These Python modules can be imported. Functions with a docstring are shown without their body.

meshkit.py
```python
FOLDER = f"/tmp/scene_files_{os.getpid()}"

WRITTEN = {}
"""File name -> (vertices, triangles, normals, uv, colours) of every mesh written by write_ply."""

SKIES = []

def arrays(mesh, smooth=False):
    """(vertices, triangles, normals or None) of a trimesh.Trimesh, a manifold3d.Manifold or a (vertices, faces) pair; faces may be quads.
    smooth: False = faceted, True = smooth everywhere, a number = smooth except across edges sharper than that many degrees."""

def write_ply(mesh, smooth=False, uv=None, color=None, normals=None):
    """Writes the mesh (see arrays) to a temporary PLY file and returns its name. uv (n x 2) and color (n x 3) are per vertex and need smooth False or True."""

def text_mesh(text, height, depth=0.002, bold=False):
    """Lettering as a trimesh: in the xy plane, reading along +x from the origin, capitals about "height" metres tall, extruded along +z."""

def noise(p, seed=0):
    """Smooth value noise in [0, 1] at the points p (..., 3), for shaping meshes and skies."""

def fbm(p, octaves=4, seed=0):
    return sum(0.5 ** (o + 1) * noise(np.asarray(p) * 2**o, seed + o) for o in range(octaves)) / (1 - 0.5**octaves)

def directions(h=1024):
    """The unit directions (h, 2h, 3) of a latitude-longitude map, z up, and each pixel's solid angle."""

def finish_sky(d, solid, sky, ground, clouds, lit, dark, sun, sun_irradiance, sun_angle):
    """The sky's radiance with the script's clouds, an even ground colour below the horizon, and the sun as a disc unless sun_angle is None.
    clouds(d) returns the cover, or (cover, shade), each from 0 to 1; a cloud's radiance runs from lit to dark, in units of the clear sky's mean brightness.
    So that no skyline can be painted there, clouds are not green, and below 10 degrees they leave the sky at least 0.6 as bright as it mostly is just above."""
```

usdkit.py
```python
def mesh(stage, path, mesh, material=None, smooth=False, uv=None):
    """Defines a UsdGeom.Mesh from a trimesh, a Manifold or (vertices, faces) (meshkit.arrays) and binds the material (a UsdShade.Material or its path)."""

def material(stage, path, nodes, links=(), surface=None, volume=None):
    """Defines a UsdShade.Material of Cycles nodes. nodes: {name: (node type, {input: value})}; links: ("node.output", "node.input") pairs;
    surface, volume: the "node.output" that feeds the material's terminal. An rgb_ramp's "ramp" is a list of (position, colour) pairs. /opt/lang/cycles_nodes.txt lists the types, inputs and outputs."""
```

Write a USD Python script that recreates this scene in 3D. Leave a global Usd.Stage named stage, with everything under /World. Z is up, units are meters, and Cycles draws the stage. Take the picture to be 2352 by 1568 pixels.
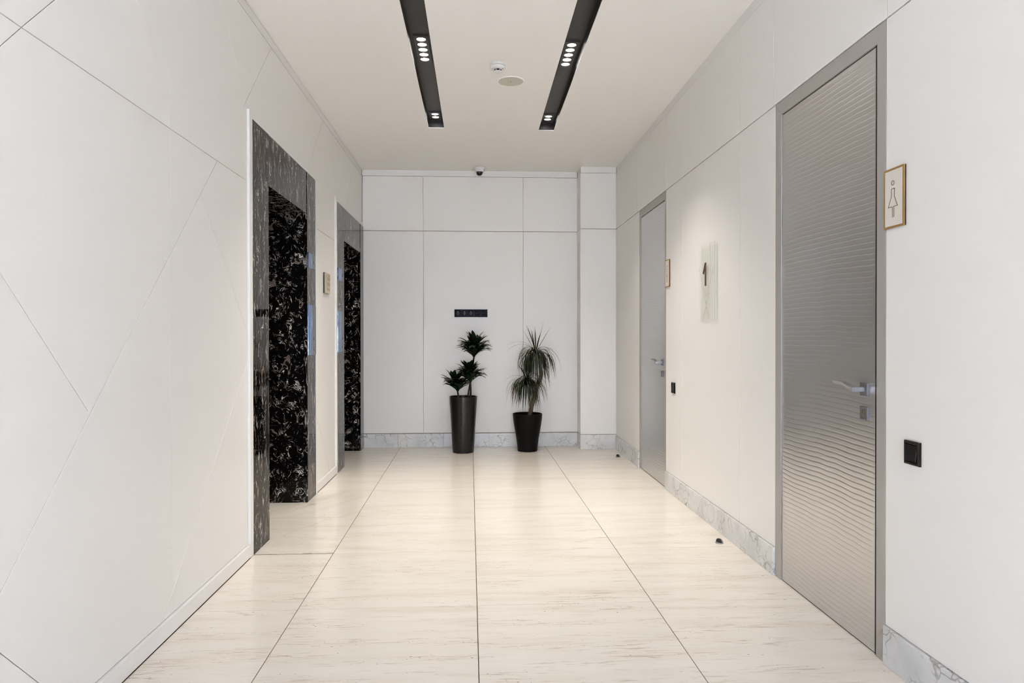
import math, random
import numpy as np
import trimesh
import usdkit, meshkit
from pxr import Usd, UsdGeom, UsdLux, UsdShade, Gf, Sdf
from shapely.geometry import Polygon, LineString, box as sbox, MultiPolygon, Point
from shapely.ops import unary_union
from shapely.geometry.polygon import orient

stage = Usd.Stage.CreateInMemory()
UsdGeom.SetStageUpAxis(stage, 'Z')
UsdGeom.SetStageMetersPerUnit(stage, 1.0)
UsdGeom.Xform.Define(stage, '/World')
UsdGeom.Scope.Define(stage, '/World/Looks')
PI = math.pi

# ------------------------------------------------------------------ camera
EYE = np.array([0.0, 0.0, 1.25])
YAW, PIT, ROL, FPX = 0.0514140589, -0.00565297849, -0.000900476525, 1575.975
fwd = np.array([math.sin(YAW) * math.cos(PIT), math.cos(YAW) * math.cos(PIT), math.sin(PIT)])
rgt = np.array([math.cos(YAW), -math.sin(YAW), 0.0])
upv = np.cross(rgt, fwd)
rgt, upv = math.cos(ROL) * rgt + math.sin(ROL) * upv, -math.sin(ROL) * rgt + math.cos(ROL) * upv
cam = UsdGeom.Camera.Define(stage, '/World/camera')
cam.CreateHorizontalApertureAttr(36.0)
cam.CreateVerticalApertureAttr(24.0)
cam.CreateFocalLengthAttr(36.0 * FPX / 2352.0)
cam.CreateClippingRangeAttr(Gf.Vec2f(0.05, 200.0))
cam.CreateFStopAttr(0.0)
cam.CreateExposureAttr(0.10)
m4 = Gf.Matrix4d(*[float(v) for v in (*rgt, 0, *upv, 0, *(-fwd), 0, *EYE, 1)])
cam.AddTransformOp().Set(m4)

# ------------------------------------------------------------------ daylight (through the window behind the camera)
dome = UsdLux.DomeLight.Define(stage, '/World/sky')
dome.CreateColorAttr(Gf.Vec3f(0.84, 0.885, 1.03))
dome.CreateIntensityAttr(6.4)

LAMP_W = 7300.0         # radiant power of each recessed spot
LAMP_COLOR = (1.0, 0.935, 0.84)
LAMP_CONE = 47.0
LENS_EMIT = 16.0

# ------------------------------------------------------------------ room measures
XL, XR, YB, YC = -1.2824, 1.5628, 7.866, 7.62   # trim plane left, wall plane right, back wall, column front
XP = XL - 0.015                                 # left panels sit behind the trim
YR = -3.2                                       # rear wall with window
ZC, ZT, ZD = 3.157, 3.085, 2.465                # ceiling, panel top, door-head joint
XCOL = 1.158
WY0, WY1, WZ0, WZ1 = -2.4, -1.1, 0.16, 2.45   # the two side windows, behind the viewpoint
RWIN = (-1.0, 0.12, 1.3, 1.75)                     # the rear window

# ------------------------------------------------------------------ helpers
_used = {}
def numbered(parent, name):
    k = (parent, name)
    n = _used.get(k, 0)
    _used[k] = n + 1
    return f'{parent}/{name}' + (f'_{n:03d}' if n else '')

def path_of(p):
    return '/World' if p is None else str(p.GetPath())

def obj(name, mesh, mat, parent=None, smooth=False, label=None):
    p = usdkit.mesh(stage, numbered(path_of(parent), name), mesh, mat, smooth=smooth).GetPrim()
    if label:
        p.SetCustomDataByKey('label', label)
    return p

def tag(p, label, cat, group=None, kind=None):
    p.SetCustomDataByKey('label', label)
    p.SetCustomDataByKey('category', cat)
    if group:
        p.SetCustomDataByKey('group', group)
    if kind:
        p.SetCustomDataByKey('kind', kind)
    return p

def thing(name, label, cat, loc=(0, 0, 0), group=None, kind=None, rotz=0.0):
    x = UsdGeom.Xform.Define(stage, numbered('/World', name))
    x.AddTranslateOp().Set(Gf.Vec3d(*map(float, loc)))
    if rotz:
        x.AddRotateZOp().Set(math.degrees(rotz))
    return tag(x.GetPrim(), label, cat, group, kind)

def sub(name, parent):
    return UsdGeom.Xform.Define(stage, numbered(path_of(parent), name)).GetPrim()

def TM(v, f):
    m = trimesh.Trimesh(np.asarray(v, float), np.asarray(f, int), process=False)
    return m

def join(*ms):
    return trimesh.util.concatenate(list(ms))

def bx(x0, x1, y0, y1, z0, z1, bev=0.0):
    x0, x1 = min(x0, x1), max(x0, x1); y0, y1 = min(y0, y1), max(y0, y1); z0, z1 = min(z0, z1), max(z0, z1)
    if bev <= 0:
        m = trimesh.creation.box([x1 - x0, y1 - y0, z1 - z0])
    else:
        pts = []
        for sx, X in ((1, x0), (-1, x1)):
            for sy, Y in ((1, y0), (-1, y1)):
                for sz, Z in ((1, z0), (-1, z1)):
                    pts += [(X + sx * bev, Y + sy * bev, Z), (X + sx * bev, Y, Z + sz * bev), (X, Y + sy * bev, Z + sz * bev)]
        m = trimesh.convex.convex_hull(np.array(pts))
        return m
    m.apply_translation([(x0 + x1) / 2, (y0 + y1) / 2, (z0 + z1) / 2])
    return m

def ring_inset(ring, d):
    """mitre inset to the left of a ring (ccw exterior -> inwards, cw hole -> into the material)"""
    p = np.asarray(ring, float)
    a = p - np.roll(p, 1, 0); b = np.roll(p, -1, 0) - p
    a /= np.linalg.norm(a, axis=1)[:, None]; b /= np.linalg.norm(b, axis=1)[:, None]
    na = np.stack([-a[:, 1], a[:, 0]], 1); nb = np.stack([-b[:, 1], b[:, 0]], 1)
    s = na + nb
    k = np.maximum((s * s).sum(1), 0.15)
    return p + d * 2 * s / k[:, None]

def clean(pg):
    """drops doubled points and points within 0.02 mm of a straight edge"""
    def ring(r):
        p = [q for q in np.array(r.coords)[:-1]]
        go = True
        while go and len(p) > 3:
            go = False
            for i in range(len(p)):
                a, b, c = p[i - 1], p[i], p[(i + 1) % len(p)]
                ab, bc, ac = b - a, c - b, c - a
                la, lc = np.linalg.norm(ab), np.linalg.norm(bc)
                off = abs(ac[0] * ab[1] - ac[1] * ab[0]) / max(np.linalg.norm(ac), 1e-12)
                if la < 2e-4 or (off < 2e-5 and ab @ bc > 0):
                    p.pop(i); go = True
                    break
        return p
    return Polygon(ring(pg.exterior), [ring(h) for h in pg.interiors])

def prism(poly, d0, d1, bevel, mp):
    """poly in (a, b); extruded from depth d0 to d1 (front, bevelled) and mapped by mp(a, b, d) -> xyz"""
    poly = poly.buffer(0)
    polys = list(poly.geoms) if isinstance(poly, MultiPolygon) else [poly]
    out = []
    for pg in polys:
        pg = orient(clean(pg))
        bev = bevel
        if bev > 0:                       # keep the bevel only where the inset outline stays sound
            ins = [ring_inset(np.array(r.coords)[:-1], bev) for r in [pg.exterior, *pg.interiors]]
            if not Polygon(ins[0], ins[1:]).is_valid:
                bev = 0
        V, F, n = [], [], 0
        rings_in = []
        for ring in [pg.exterior, *pg.interiors]:
            r0 = np.array(ring.coords)[:-1]
            r1 = ring_inset(r0, bev) if bev > 0 else r0
            rings_in.append(r1)
            k = len(r0)
            rows = [(r0, d0), (r0, d1 - bev)] + ([(r1, d1)] if bev > 0 else [])
            for i in range(len(rows) - 1):
                (ra, da), (rb, db) = rows[i], rows[i + 1]
                for j in range(k):
                    jn = (j + 1) % k
                    V += [(*ra[j], da), (*ra[jn], da), (*rb[jn], db), (*rb[j], db)]
                    F += [(n, n + 1, n + 2), (n, n + 2, n + 3)]; n += 4
        for rings, d, flip in ((rings_in, d1, False), ([np.array(r.coords)[:-1] for r in [pg.exterior, *pg.interiors]], d0, True)):
            cap = Polygon(rings[0], rings[1:])
            tv, tf = trimesh.creation.triangulate_polygon(cap, engine='earcut')
            for t in tf:
                a, b, c = tv[t[0]], tv[t[1]], tv[t[2]]
                cr = (b[0] - a[0]) * (c[1] - a[1]) - (b[1] - a[1]) * (c[0] - a[0])
                if (cr < 0) != flip:
                    b, c = c, b
                V += [(*a, d), (*b, d), (*c, d)]; F.append((n, n + 1, n + 2)); n += 3
        V = np.array(V, float)
        W = np.stack(mp(V[:, 0], V[:, 1], V[:, 2]), 1)
        m = TM(W, F)
        if m.volume < 0:
            m.faces = m.faces[:, ::-1]
        out.append(m)
    return join(*out)

def on_right(a, b, d):    # a = y, b = z, d = distance out of the right wall into the room
    return XR - d, a, b
def on_left(a, b, d):     # the panels' plane
    return XP + d, a, b
def on_trim(a, b, d):
    return XL + d, a, b
def on_back(a, b, d):     # a = x
    return a, YB - d, b
def on_floor(a, b, d):
    return a, b, d

def lathe(profile, n=48, c=(0, 0, 0)):
    """profile: (r, z) list from bottom outer ... ; closed by axis points if r = 0"""
    p = np.array(profile, float)
    ang = np.arange(n) * 2 * PI / n
    V = np.stack([np.outer(p[:, 0], np.cos(ang)), np.outer(p[:, 0], np.sin(ang)), np.repeat(p[:, 1:2], n, 1)], -1).reshape(-1, 3)
    F = []
    for i in range(len(p) - 1):
        for j in range(n):
            a, b = i * n + j, i * n + (j + 1) % n
            F += [(a, b, b + n), (a, b + n, a + n)]
    m = trimesh.Trimesh(V, F, process=True, merge_tex=True)
    m.update_faces(m.nondegenerate_faces())
    m.apply_translation(c)
    return m

def tube(pts, radii, n=10, cap=True):
    p = np.asarray(pts, float)
    rr = np.broadcast_to(radii, (len(p),))
    t = np.gradient(p, axis=0); t /= np.linalg.norm(t, axis=1)[:, None]
    ref = np.array([0, 0, 1.0]) if abs(t[0, 2]) < 0.9 else np.array([1.0, 0, 0])
    V, F = [], []
    for i in range(len(p)):
        a = np.cross(t[i], ref); a /= np.linalg.norm(a); b = np.cross(t[i], a)
        for j in range(n):
            g = 2 * PI * j / n
            V.append(p[i] + rr[i] * (math.cos(g) * a + math.sin(g) * b))
    for i in range(len(p) - 1):
        for j in range(n):
            a, b = i * n + j, i * n + (j + 1) % n
            F += [(a, b + n, b), (a, a + n, b + n)]
    if cap:
        V += [p[0], p[-1]]
        k = len(V) - 2
        for j in range(n):
            F += [(k, j, (j + 1) % n), (k + 1, (len(p) - 1) * n + (j + 1) % n, (len(p) - 1) * n + j)]
    m = TM(V, F)
    if m.volume < 0:
        m.faces = m.faces[:, ::-1]
    return m

def stroke(lines, w, d0, d1, mp, cap_style=2):
    """flat strokes (polylines in a, b) of width w as one thin raised mesh"""
    g = unary_union([LineString(l).buffer(w / 2, cap_style=cap_style, join_style=2) for l in lines])
    return prism(g, d0, d1, 0, mp)

# ------------------------------------------------------------------ materials
def mat(name, nodes, links, surface='p.BSDF'):
    return usdkit.material(stage, f'/World/Looks/{name}', nodes, links, surface=surface)

def plain(name, color, rough=0.5, metallic=0.0, **kw):
    return mat(name, {'p': ('principled_bsdf', {'base_color': color, 'roughness': rough, 'metallic': metallic, **kw})}, [])

def bumpy(name, color, rough, scale, strength, metallic=0.0, dist=0.002, stretch=(1, 1, 1), **kw):
    return mat(name, {'g': ('geometry', {}), 'mp': ('mapping', {'scale': stretch}), 'n': ('noise_texture', {'scale': scale, 'detail': 3.0}),
                      'b': ('bump', {'strength': strength, 'distance': dist}),
                      'p': ('principled_bsdf', {'base_color': color, 'roughness': rough, 'metallic': metallic, **kw})},
               [('g.position', 'mp.vector'), ('mp.vector', 'n.vector'), ('n.fac', 'b.height'), ('b.normal', 'p.normal')])

M = {}
M['paint'] = bumpy('wall_paint', (0.87, 0.853, 0.825), 0.38, 60, 0.05)
M['paint_dark'] = plain('wall_backing', (0.42, 0.40, 0.38), 0.7)
M['paint_backing'] = plain('wall_backing_white', (0.72, 0.71, 0.70), 0.6)
M['ceiling'] = bumpy('ceiling_paint', (0.95, 0.925, 0.885), 0.8, 40, 0.05)
M['trim'] = plain('trim_paint', (0.86, 0.85, 0.83), 0.35)
M['joint'] = plain('floor_joint', (0.10, 0.075, 0.05), 0.9)
M['black_metal'] = bumpy('track_black', (0.020, 0.018, 0.017), 0.42, 9, 0.15)
M['module'] = plain('module_grey', (0.035, 0.033, 0.034), 0.45)
M['alu'] = bumpy('frame_aluminium', (0.42, 0.40, 0.375), 0.46, 400, 0.06, metallic=0.35)
M['gap'] = plain('gap_black', (0.008, 0.008, 0.009), 0.7)
M['steel'] = bumpy('satin_steel', (0.31, 0.31, 0.335), 0.45, 300, 0.04, metallic=1.0)
M['steel_dark'] = plain('plate_steel', (0.15, 0.15, 0.16), 0.5, 0.5)
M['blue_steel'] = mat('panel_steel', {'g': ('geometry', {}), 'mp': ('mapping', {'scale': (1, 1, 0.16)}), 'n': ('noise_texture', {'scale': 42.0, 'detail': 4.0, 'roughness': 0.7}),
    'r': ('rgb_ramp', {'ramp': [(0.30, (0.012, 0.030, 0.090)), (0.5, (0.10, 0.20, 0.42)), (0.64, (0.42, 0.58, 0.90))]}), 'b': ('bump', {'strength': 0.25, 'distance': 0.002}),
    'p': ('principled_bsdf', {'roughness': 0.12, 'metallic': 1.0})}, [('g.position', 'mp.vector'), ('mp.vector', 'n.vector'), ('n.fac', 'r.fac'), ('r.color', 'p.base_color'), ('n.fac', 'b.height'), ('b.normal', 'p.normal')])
M['brass'] = plain('brass', (0.36, 0.27, 0.16), 0.3, 1.0)
M['gold'] = plain('gold_edge', (0.34, 0.19, 0.055), 0.42, 0.35)
M['black'] = plain('black_plastic', (0.005, 0.0045, 0.005), 0.35, specular_ior_level=0.2)
M['black_matt'] = plain('black_rubber', (0.012, 0.010, 0.010), 0.55)
M['navy'] = plain('socket_black', (0.0015, 0.003, 0.008), 0.45, specular_ior_level=0.08)
M['navy_edge'] = plain('socket_frame', (0.0025, 0.008, 0.026), 0.4, specular_ior_level=0.1)
M['white_plastic'] = plain('white_plastic', (0.80, 0.80, 0.80), 0.4)
M['mesh_grey'] = plain('speaker_grille', (0.60, 0.575, 0.49), 0.7)
M['dome'] = plain('dark_dome', (0.004, 0.004, 0.004), 0.06)
M['icon'] = plain('icon_bronze', (0.13, 0.09, 0.045), 0.4, 0.3)
M['bronze'] = plain('numeral_bronze', (0.085, 0.045, 0.022), 0.4, 0.4)
M['ink'] = plain('ink', (0.10, 0.085, 0.05), 0.6)
M['soil'] = bumpy('soil', (0.018, 0.013, 0.010), 0.95, 60, 0.8, dist=0.01)
M['pot_grey'] = bumpy('pot_anthracite', (0.009, 0.0083, 0.0085), 0.24, 500, 0.04, metallic=0.0, specular_ior_level=0.32)
M['pot_black'] = plain('pot_black', (0.004, 0.0038, 0.004), 0.42, specular_ior_level=0.10)
M['etch'] = plain('etched_line', (0.44, 0.44, 0.37), 0.5)
M['glass_button'] = plain('call_plate_glass', (0.035, 0.032, 0.030), 0.06)
M['lens'] = mat('lamp_lens', {'e': ('emission', {'color': (1.0, 0.98, 0.96), 'strength': LENS_EMIT})}, [], 'e.emission')
M['frost'] = mat('frosted_glass', {'p': ('principled_bsdf', {'base_color': (0.91, 0.915, 0.885), 'roughness': 0.12, 'alpha': 1.0}), 't': ('transparent_bsdf', {'color': (0.985, 0.99, 0.978)}),
                                   'm': ('mix_closure', {'fac': 0.25})}, [('t.BSDF', 'm.closure1'), ('p.BSDF', 'm.closure2')], 'm.closure')
M['pane'] = mat('window_glass', {'t': ('transparent_bsdf', {'color': (0.97, 0.98, 0.98)}), 'g': ('glossy_bsdf', {'color': (1, 1, 1), 'roughness': 0.0}), 'f': ('fresnel', {'IOR': 1.45}),
                                 'm': ('mix_closure', {})}, [('f.fac', 'm.fac'), ('t.BSDF', 'm.closure1'), ('g.BSDF', 'm.closure2')], 'm.closure')

def travertine(name, rot=0.0, strong=1.0):
    return mat(name, {
        'g': ('geometry', {}), 'o': ('object_info', {}), 'k': ('math', {'math_type': 'multiply', 'value2': 61.0}), 'cx': ('combine_xyz', {}),
        'ad': ('vector_math', {'math_type': 'add'}),
        'rt': ('mapping', {'rotation': (0, 0, rot)}),
        'm1': ('mapping', {'scale': (1.1, 9.0, 1.0)}), 'n1': ('noise_texture', {'scale': 1.0, 'detail': 5.0, 'roughness': 0.6, 'distortion': 0.6}),
        'r1': ('rgb_ramp', {'ramp': [(0.28, (0.735, 0.665, 0.575)), (0.48, (0.80, 0.745, 0.665)), (0.70, (0.825, 0.775, 0.705))]}),
        'm2': ('mapping', {'scale': (7.0, 85.0, 1.0)}), 'n2': ('noise_texture', {'scale': 1.0, 'detail': 6.0, 'roughness': 0.66, 'distortion': 0.6}),
        'r2': ('map_range', {'from_min': 0.53, 'from_max': 0.625, 'clamp': True}),
        'm3': ('mapping', {'scale': (2.4, 13.0, 1.0)}), 'n3': ('noise_texture', {'scale': 1.0, 'detail': 3.0}),
        'r3': ('map_range', {'from_min': 0.45, 'from_max': 0.60, 'clamp': True}),
        'mul': ('math', {'math_type': 'multiply'}), 'mul2': ('math', {'math_type': 'multiply', 'value2': 0.72 * strong}),
        'mixv': ('mix_color', {'b': (0.33, 0.25, 0.175)}),
        'm4': ('mapping', {'scale': (55.0, 150.0, 1.0)}), 'n4': ('noise_texture', {'scale': 1.0, 'detail': 2.0}),
        'r4': ('map_range', {'from_min': 0.69, 'from_max': 0.73, 'clamp': True}), 'mul4': ('math', {'math_type': 'multiply'}), 'mul5': ('math', {'math_type': 'multiply', 'value2': 1.3}),
        'mixp': ('mix_color', {'b': (0.12, 0.085, 0.055)}),
        'rr': ('map_range', {'from_min': 0.0, 'from_max': 1.0, 'to_min': 0.16, 'to_max': 0.5}),
        'p': ('principled_bsdf', {'roughness': 0.17, 'specular_ior_level': 0.42})},
        [('o.random', 'k.value1'), ('k.value', 'cx.x'), ('k.value', 'cx.y'), ('g.position', 'ad.vector1'), ('cx.vector', 'ad.vector2'), ('ad.vector', 'rt.vector'),
         ('rt.vector', 'm1.vector'), ('m1.vector', 'n1.vector'), ('n1.fac', 'r1.fac'),
         ('rt.vector', 'm2.vector'), ('m2.vector', 'n2.vector'), ('n2.fac', 'r2.value'),
         ('rt.vector', 'm3.vector'), ('m3.vector', 'n3.vector'), ('n3.fac', 'r3.value'),
         ('r2.result', 'mul.value1'), ('r3.result', 'mul.value2'), ('mul.value', 'mul2.value1'), ('mul2.value', 'mixv.fac'), ('r1.color', 'mixv.a'),
         ('rt.vector', 'm4.vector'), ('m4.vector', 'n4.vector'), ('n4.fac', 'r4.value'), ('r4.result', 'mul4.value1'), ('r3.result', 'mul4.value2'), ('mul4.value', 'mul5.value1'),
         ('mul5.value', 'mixp.fac'), ('mixv.result', 'mixp.a'), ('mixp.result', 'p.base_color'), ('mul2.value', 'rr.value'), ('rr.result', 'p.roughness')])
M['tile'] = travertine('travertine')
M['tile_diag'] = travertine('travertine_diagonal', rot=-0.95, strong=1.1)

def black_marble(name, stretch, seed, vein=0.0, white=0.80):
    return mat(name, {
        'g': ('geometry', {}), 'mp': ('mapping', {'scale': stretch, 'location': (seed, seed * 1.7, seed * 0.6)}),
        'w': ('noise_texture', {'scale': 3.0, 'detail': 2.0}), 'ws': ('vector_math', {'math_type': 'scale', 'scale': 0.55}), 'ad': ('vector_math', {'math_type': 'add'}),
        'n1': ('noise_texture', {'scale': 5.0, 'detail': 5.0, 'roughness': 0.58, 'distortion': 1.8}),
        's1': ('math', {'math_type': 'subtract', 'value2': 0.5}), 'a1': ('math', {'math_type': 'absolute'}),
        'v1': ('map_range', {'from_min': 0.020 + vein * 0.25, 'from_max': 0.004, 'clamp': True}),
        'nm': ('noise_texture', {'scale': 9.0, 'detail': 3.0}), 'rm': ('map_range', {'from_min': 0.50, 'from_max': 0.62, 'clamp': True}), 'mu': ('math', {'math_type': 'multiply'}),
        'n2': ('noise_texture', {'scale': 13.0, 'detail': 5.0, 'roughness': 0.6, 'distortion': 2.2}),
        'v2': ('map_range', {'from_min': 0.635 - vein * 0.3, 'from_max': 0.70, 'clamp': True}),
        'mx': ('math', {'math_type': 'maximum'}),
        'n3': ('noise_texture', {'scale': 8.5, 'detail': 2.0, 'distortion': 1.2}), 'v3': ('map_range', {'from_min': 0.635, 'from_max': 0.645, 'clamp': True}),
        'c1': ('mix_color', {'a': (0.0035, 0.0032, 0.0034), 'b': (0.12, 0.098, 0.088)}),
        'c2': ('mix_color', {'b': (white, white * 0.955, white * 0.91)}),
        'p': ('principled_bsdf', {'roughness': 0.035, 'specular_ior_level': 0.17, 'specular_tint': (1.0, 0.94, 0.88)})},
        [('g.position', 'mp.vector'), ('mp.vector', 'w.vector'), ('w.color', 'ws.vector1'), ('mp.vector', 'ad.vector1'), ('ws.vector', 'ad.vector2'),
         ('ad.vector', 'n1.vector'), ('n1.fac', 's1.value1'), ('s1.value', 'a1.value1'), ('a1.value', 'v1.value'),
         ('mp.vector', 'nm.vector'), ('nm.fac', 'rm.value'), ('v1.result', 'mu.value1'), ('rm.result', 'mu.value2'),
         ('ad.vector', 'n2.vector'), ('n2.fac', 'v2.value'), ('mu.value', 'mx.value1'), ('v2.result', 'mx.value2'),
         ('ad.vector', 'n3.vector'), ('n3.fac', 'v3.value'), ('v3.result', 'c1.fac'), ('c1.result', 'c2.a'), ('mx.value', 'c2.fac'), ('c2.result', 'p.base_color')])
M['marble_jamb'] = black_marble('black_marble_jamb', (1.9, 2.6, 0.85), 3.1, 0.045, 0.55)
M['marble_head'] = black_marble('black_marble_head', (1.9, 2.6, 0.85), 11.7, 0.06, 0.55)
M['marble_reveal'] = black_marble('black_marble_reveal', (1.75, 1.5, 1.5), 7.3)
M['marble_door'] = black_marble('black_marble_door', (1.0, 1.2, 0.8), 21.3)

M['white_marble'] = mat('white_marble', {
    'g': ('geometry', {}), 'o': ('object_info', {}), 'k': ('math', {'math_type': 'multiply', 'value2': 37.0}), 'cx': ('combine_xyz', {}), 'ad0': ('vector_math', {'math_type': 'add'}),
    'w': ('noise_texture', {'scale': 6.0, 'detail': 3.0}), 'ws': ('vector_math', {'math_type': 'scale', 'scale': 0.28}), 'ad': ('vector_math', {'math_type': 'add'}),
    'v': ('voronoi_texture', {'feature': 'distance_to_edge', 'scale': 11.0}), 'r': ('map_range', {'from_min': 0.06, 'from_max': 0.0, 'clamp': True}),
    'nm': ('noise_texture', {'scale': 6.0, 'detail': 2.0}), 'rm': ('map_range', {'from_min': 0.42, 'from_max': 0.62, 'clamp': True}), 'mu': ('math', {'math_type': 'multiply'}),
    'n': ('noise_texture', {'scale': 4.0, 'detail': 5.0}), 'rr': ('rgb_ramp', {'ramp': [(0.3, (0.58, 0.585, 0.59)), (0.6, (0.74, 0.74, 0.735))]}),
    'c': ('mix_color', {'b': (0.24, 0.22, 0.205)}), 'mm': ('math', {'math_type': 'multiply', 'value2': 0.85}), 'p': ('principled_bsdf', {'roughness': 0.15})},
    [('o.random', 'k.value1'), ('k.value', 'cx.x'), ('k.value', 'cx.y'), ('g.position', 'ad0.vector1'), ('cx.vector', 'ad0.vector2'),
     ('ad0.vector', 'w.vector'), ('w.color', 'ws.vector1'), ('ad0.vector', 'ad.vector1'), ('ws.vector', 'ad.vector2'), ('ad.vector', 'v.vector'), ('v.distance', 'r.value'),
     ('ad0.vector', 'nm.vector'), ('nm.fac', 'rm.value'), ('r.result', 'mu.value1'), ('rm.result', 'mu.value2'), ('mu.value', 'mm.value1'), ('ad0.vector', 'n.vector'), ('n.fac', 'rr.fac'),
     ('rr.color', 'c.a'), ('mm.value', 'c.fac'), ('c.result', 'p.base_color')])

M['door_leaf'] = bumpy('door_leaf', (0.66, 0.66, 0.665), 0.29, 350, 0.06, metallic=1.0)
M['sign_face'] = mat('sign_face', {
    'g': ('geometry', {}), 's': ('separate_xyz', {}), 'ky': ('math', {'math_type': 'multiply', 'value2': 230.0}), 'kz': ('math', {'math_type': 'multiply', 'value2': 210.0}),
    'u': ('math', {'math_type': 'add'}), 'v': ('math', {'math_type': 'subtract'}), 'su': ('math', {'math_type': 'sine'}), 'sv': ('math', {'math_type': 'sine'}), 'm': ('math', {'math_type': 'multiply'}),
    'r': ('rgb_ramp', {'ramp': [(0.0, (0.73, 0.69, 0.63)), (0.44, (0.67, 0.625, 0.565)), (0.5, (0.80, 0.77, 0.72)), (0.56, (0.67, 0.625, 0.565)), (1.0, (0.75, 0.71, 0.65))]}),
    'h': ('map_range', {'from_min': -1.0, 'from_max': 1.0}), 'p': ('principled_bsdf', {'roughness': 0.45})},
    [('g.position', 's.vector'), ('s.y', 'ky.value1'), ('s.z', 'kz.value1'), ('ky.value', 'u.value1'), ('kz.value', 'u.value2'), ('ky.value', 'v.value1'), ('kz.value', 'v.value2'),
     ('u.value', 'su.value1'), ('v.value', 'sv.value1'), ('su.value', 'm.value1'), ('sv.value', 'm.value2'), ('m.value', 'h.value'), ('h.result', 'r.fac'), ('r.color', 'p.base_color')])
M['plaque_face'] = plain('plaque_face', (0.58, 0.50, 0.36), 0.45)

def leaf_mat(name, c1, c2):
    return mat(name, {'o': ('object_info', {}), 'mx': ('mix_color', {'a': c1, 'b': c2}), 'p': ('principled_bsdf', {'roughness': 0.3}), 't': ('translucent_bsdf', {}), 'm': ('mix_closure', {'fac': 0.12})},
               [('o.random', 'mx.fac'), ('mx.result', 'p.base_color'), ('mx.result', 't.color'), ('p.BSDF', 'm.closure1'), ('t.BSDF', 'm.closure2')], 'm.closure')
M['leaf_broad'] = leaf_mat('leaf_broad', (0.003, 0.009, 0.0035), (0.010, 0.028, 0.008))
M['leaf_narrow'] = leaf_mat('leaf_narrow', (0.004, 0.009, 0.004), (0.024, 0.036, 0.012))
M['stem'] = plain('stem', (0.020, 0.016, 0.008), 0.7)
M['bark'] = bumpy('bark', (0.10, 0.068, 0.040), 0.85, 70, 0.8, dist=0.004, stretch=(1, 1, 3))

# ------------------------------------------------------------------ ceiling with two open slots
TRACKS = [(-0.434, -0.294, 6.287), (0.571, 0.712, 6.315)]
TRACK_START = -2.4
ceil_poly = sbox(XP - 0.5, YR - 0.1, XR + 0.15, YB + 0.15)
for a, b, e in TRACKS:
    ceil_poly = ceil_poly.difference(sbox(a, TRACK_START, b, e))
ceil = obj('ceiling', prism(ceil_poly, ZC, ZC + 0.007, 0, lambda a, b, d: (a, b, d)), M['ceiling'])
tag(ceil, 'plain white plastered ceiling with two long black light slots', 'ceiling', kind='structure')

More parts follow.
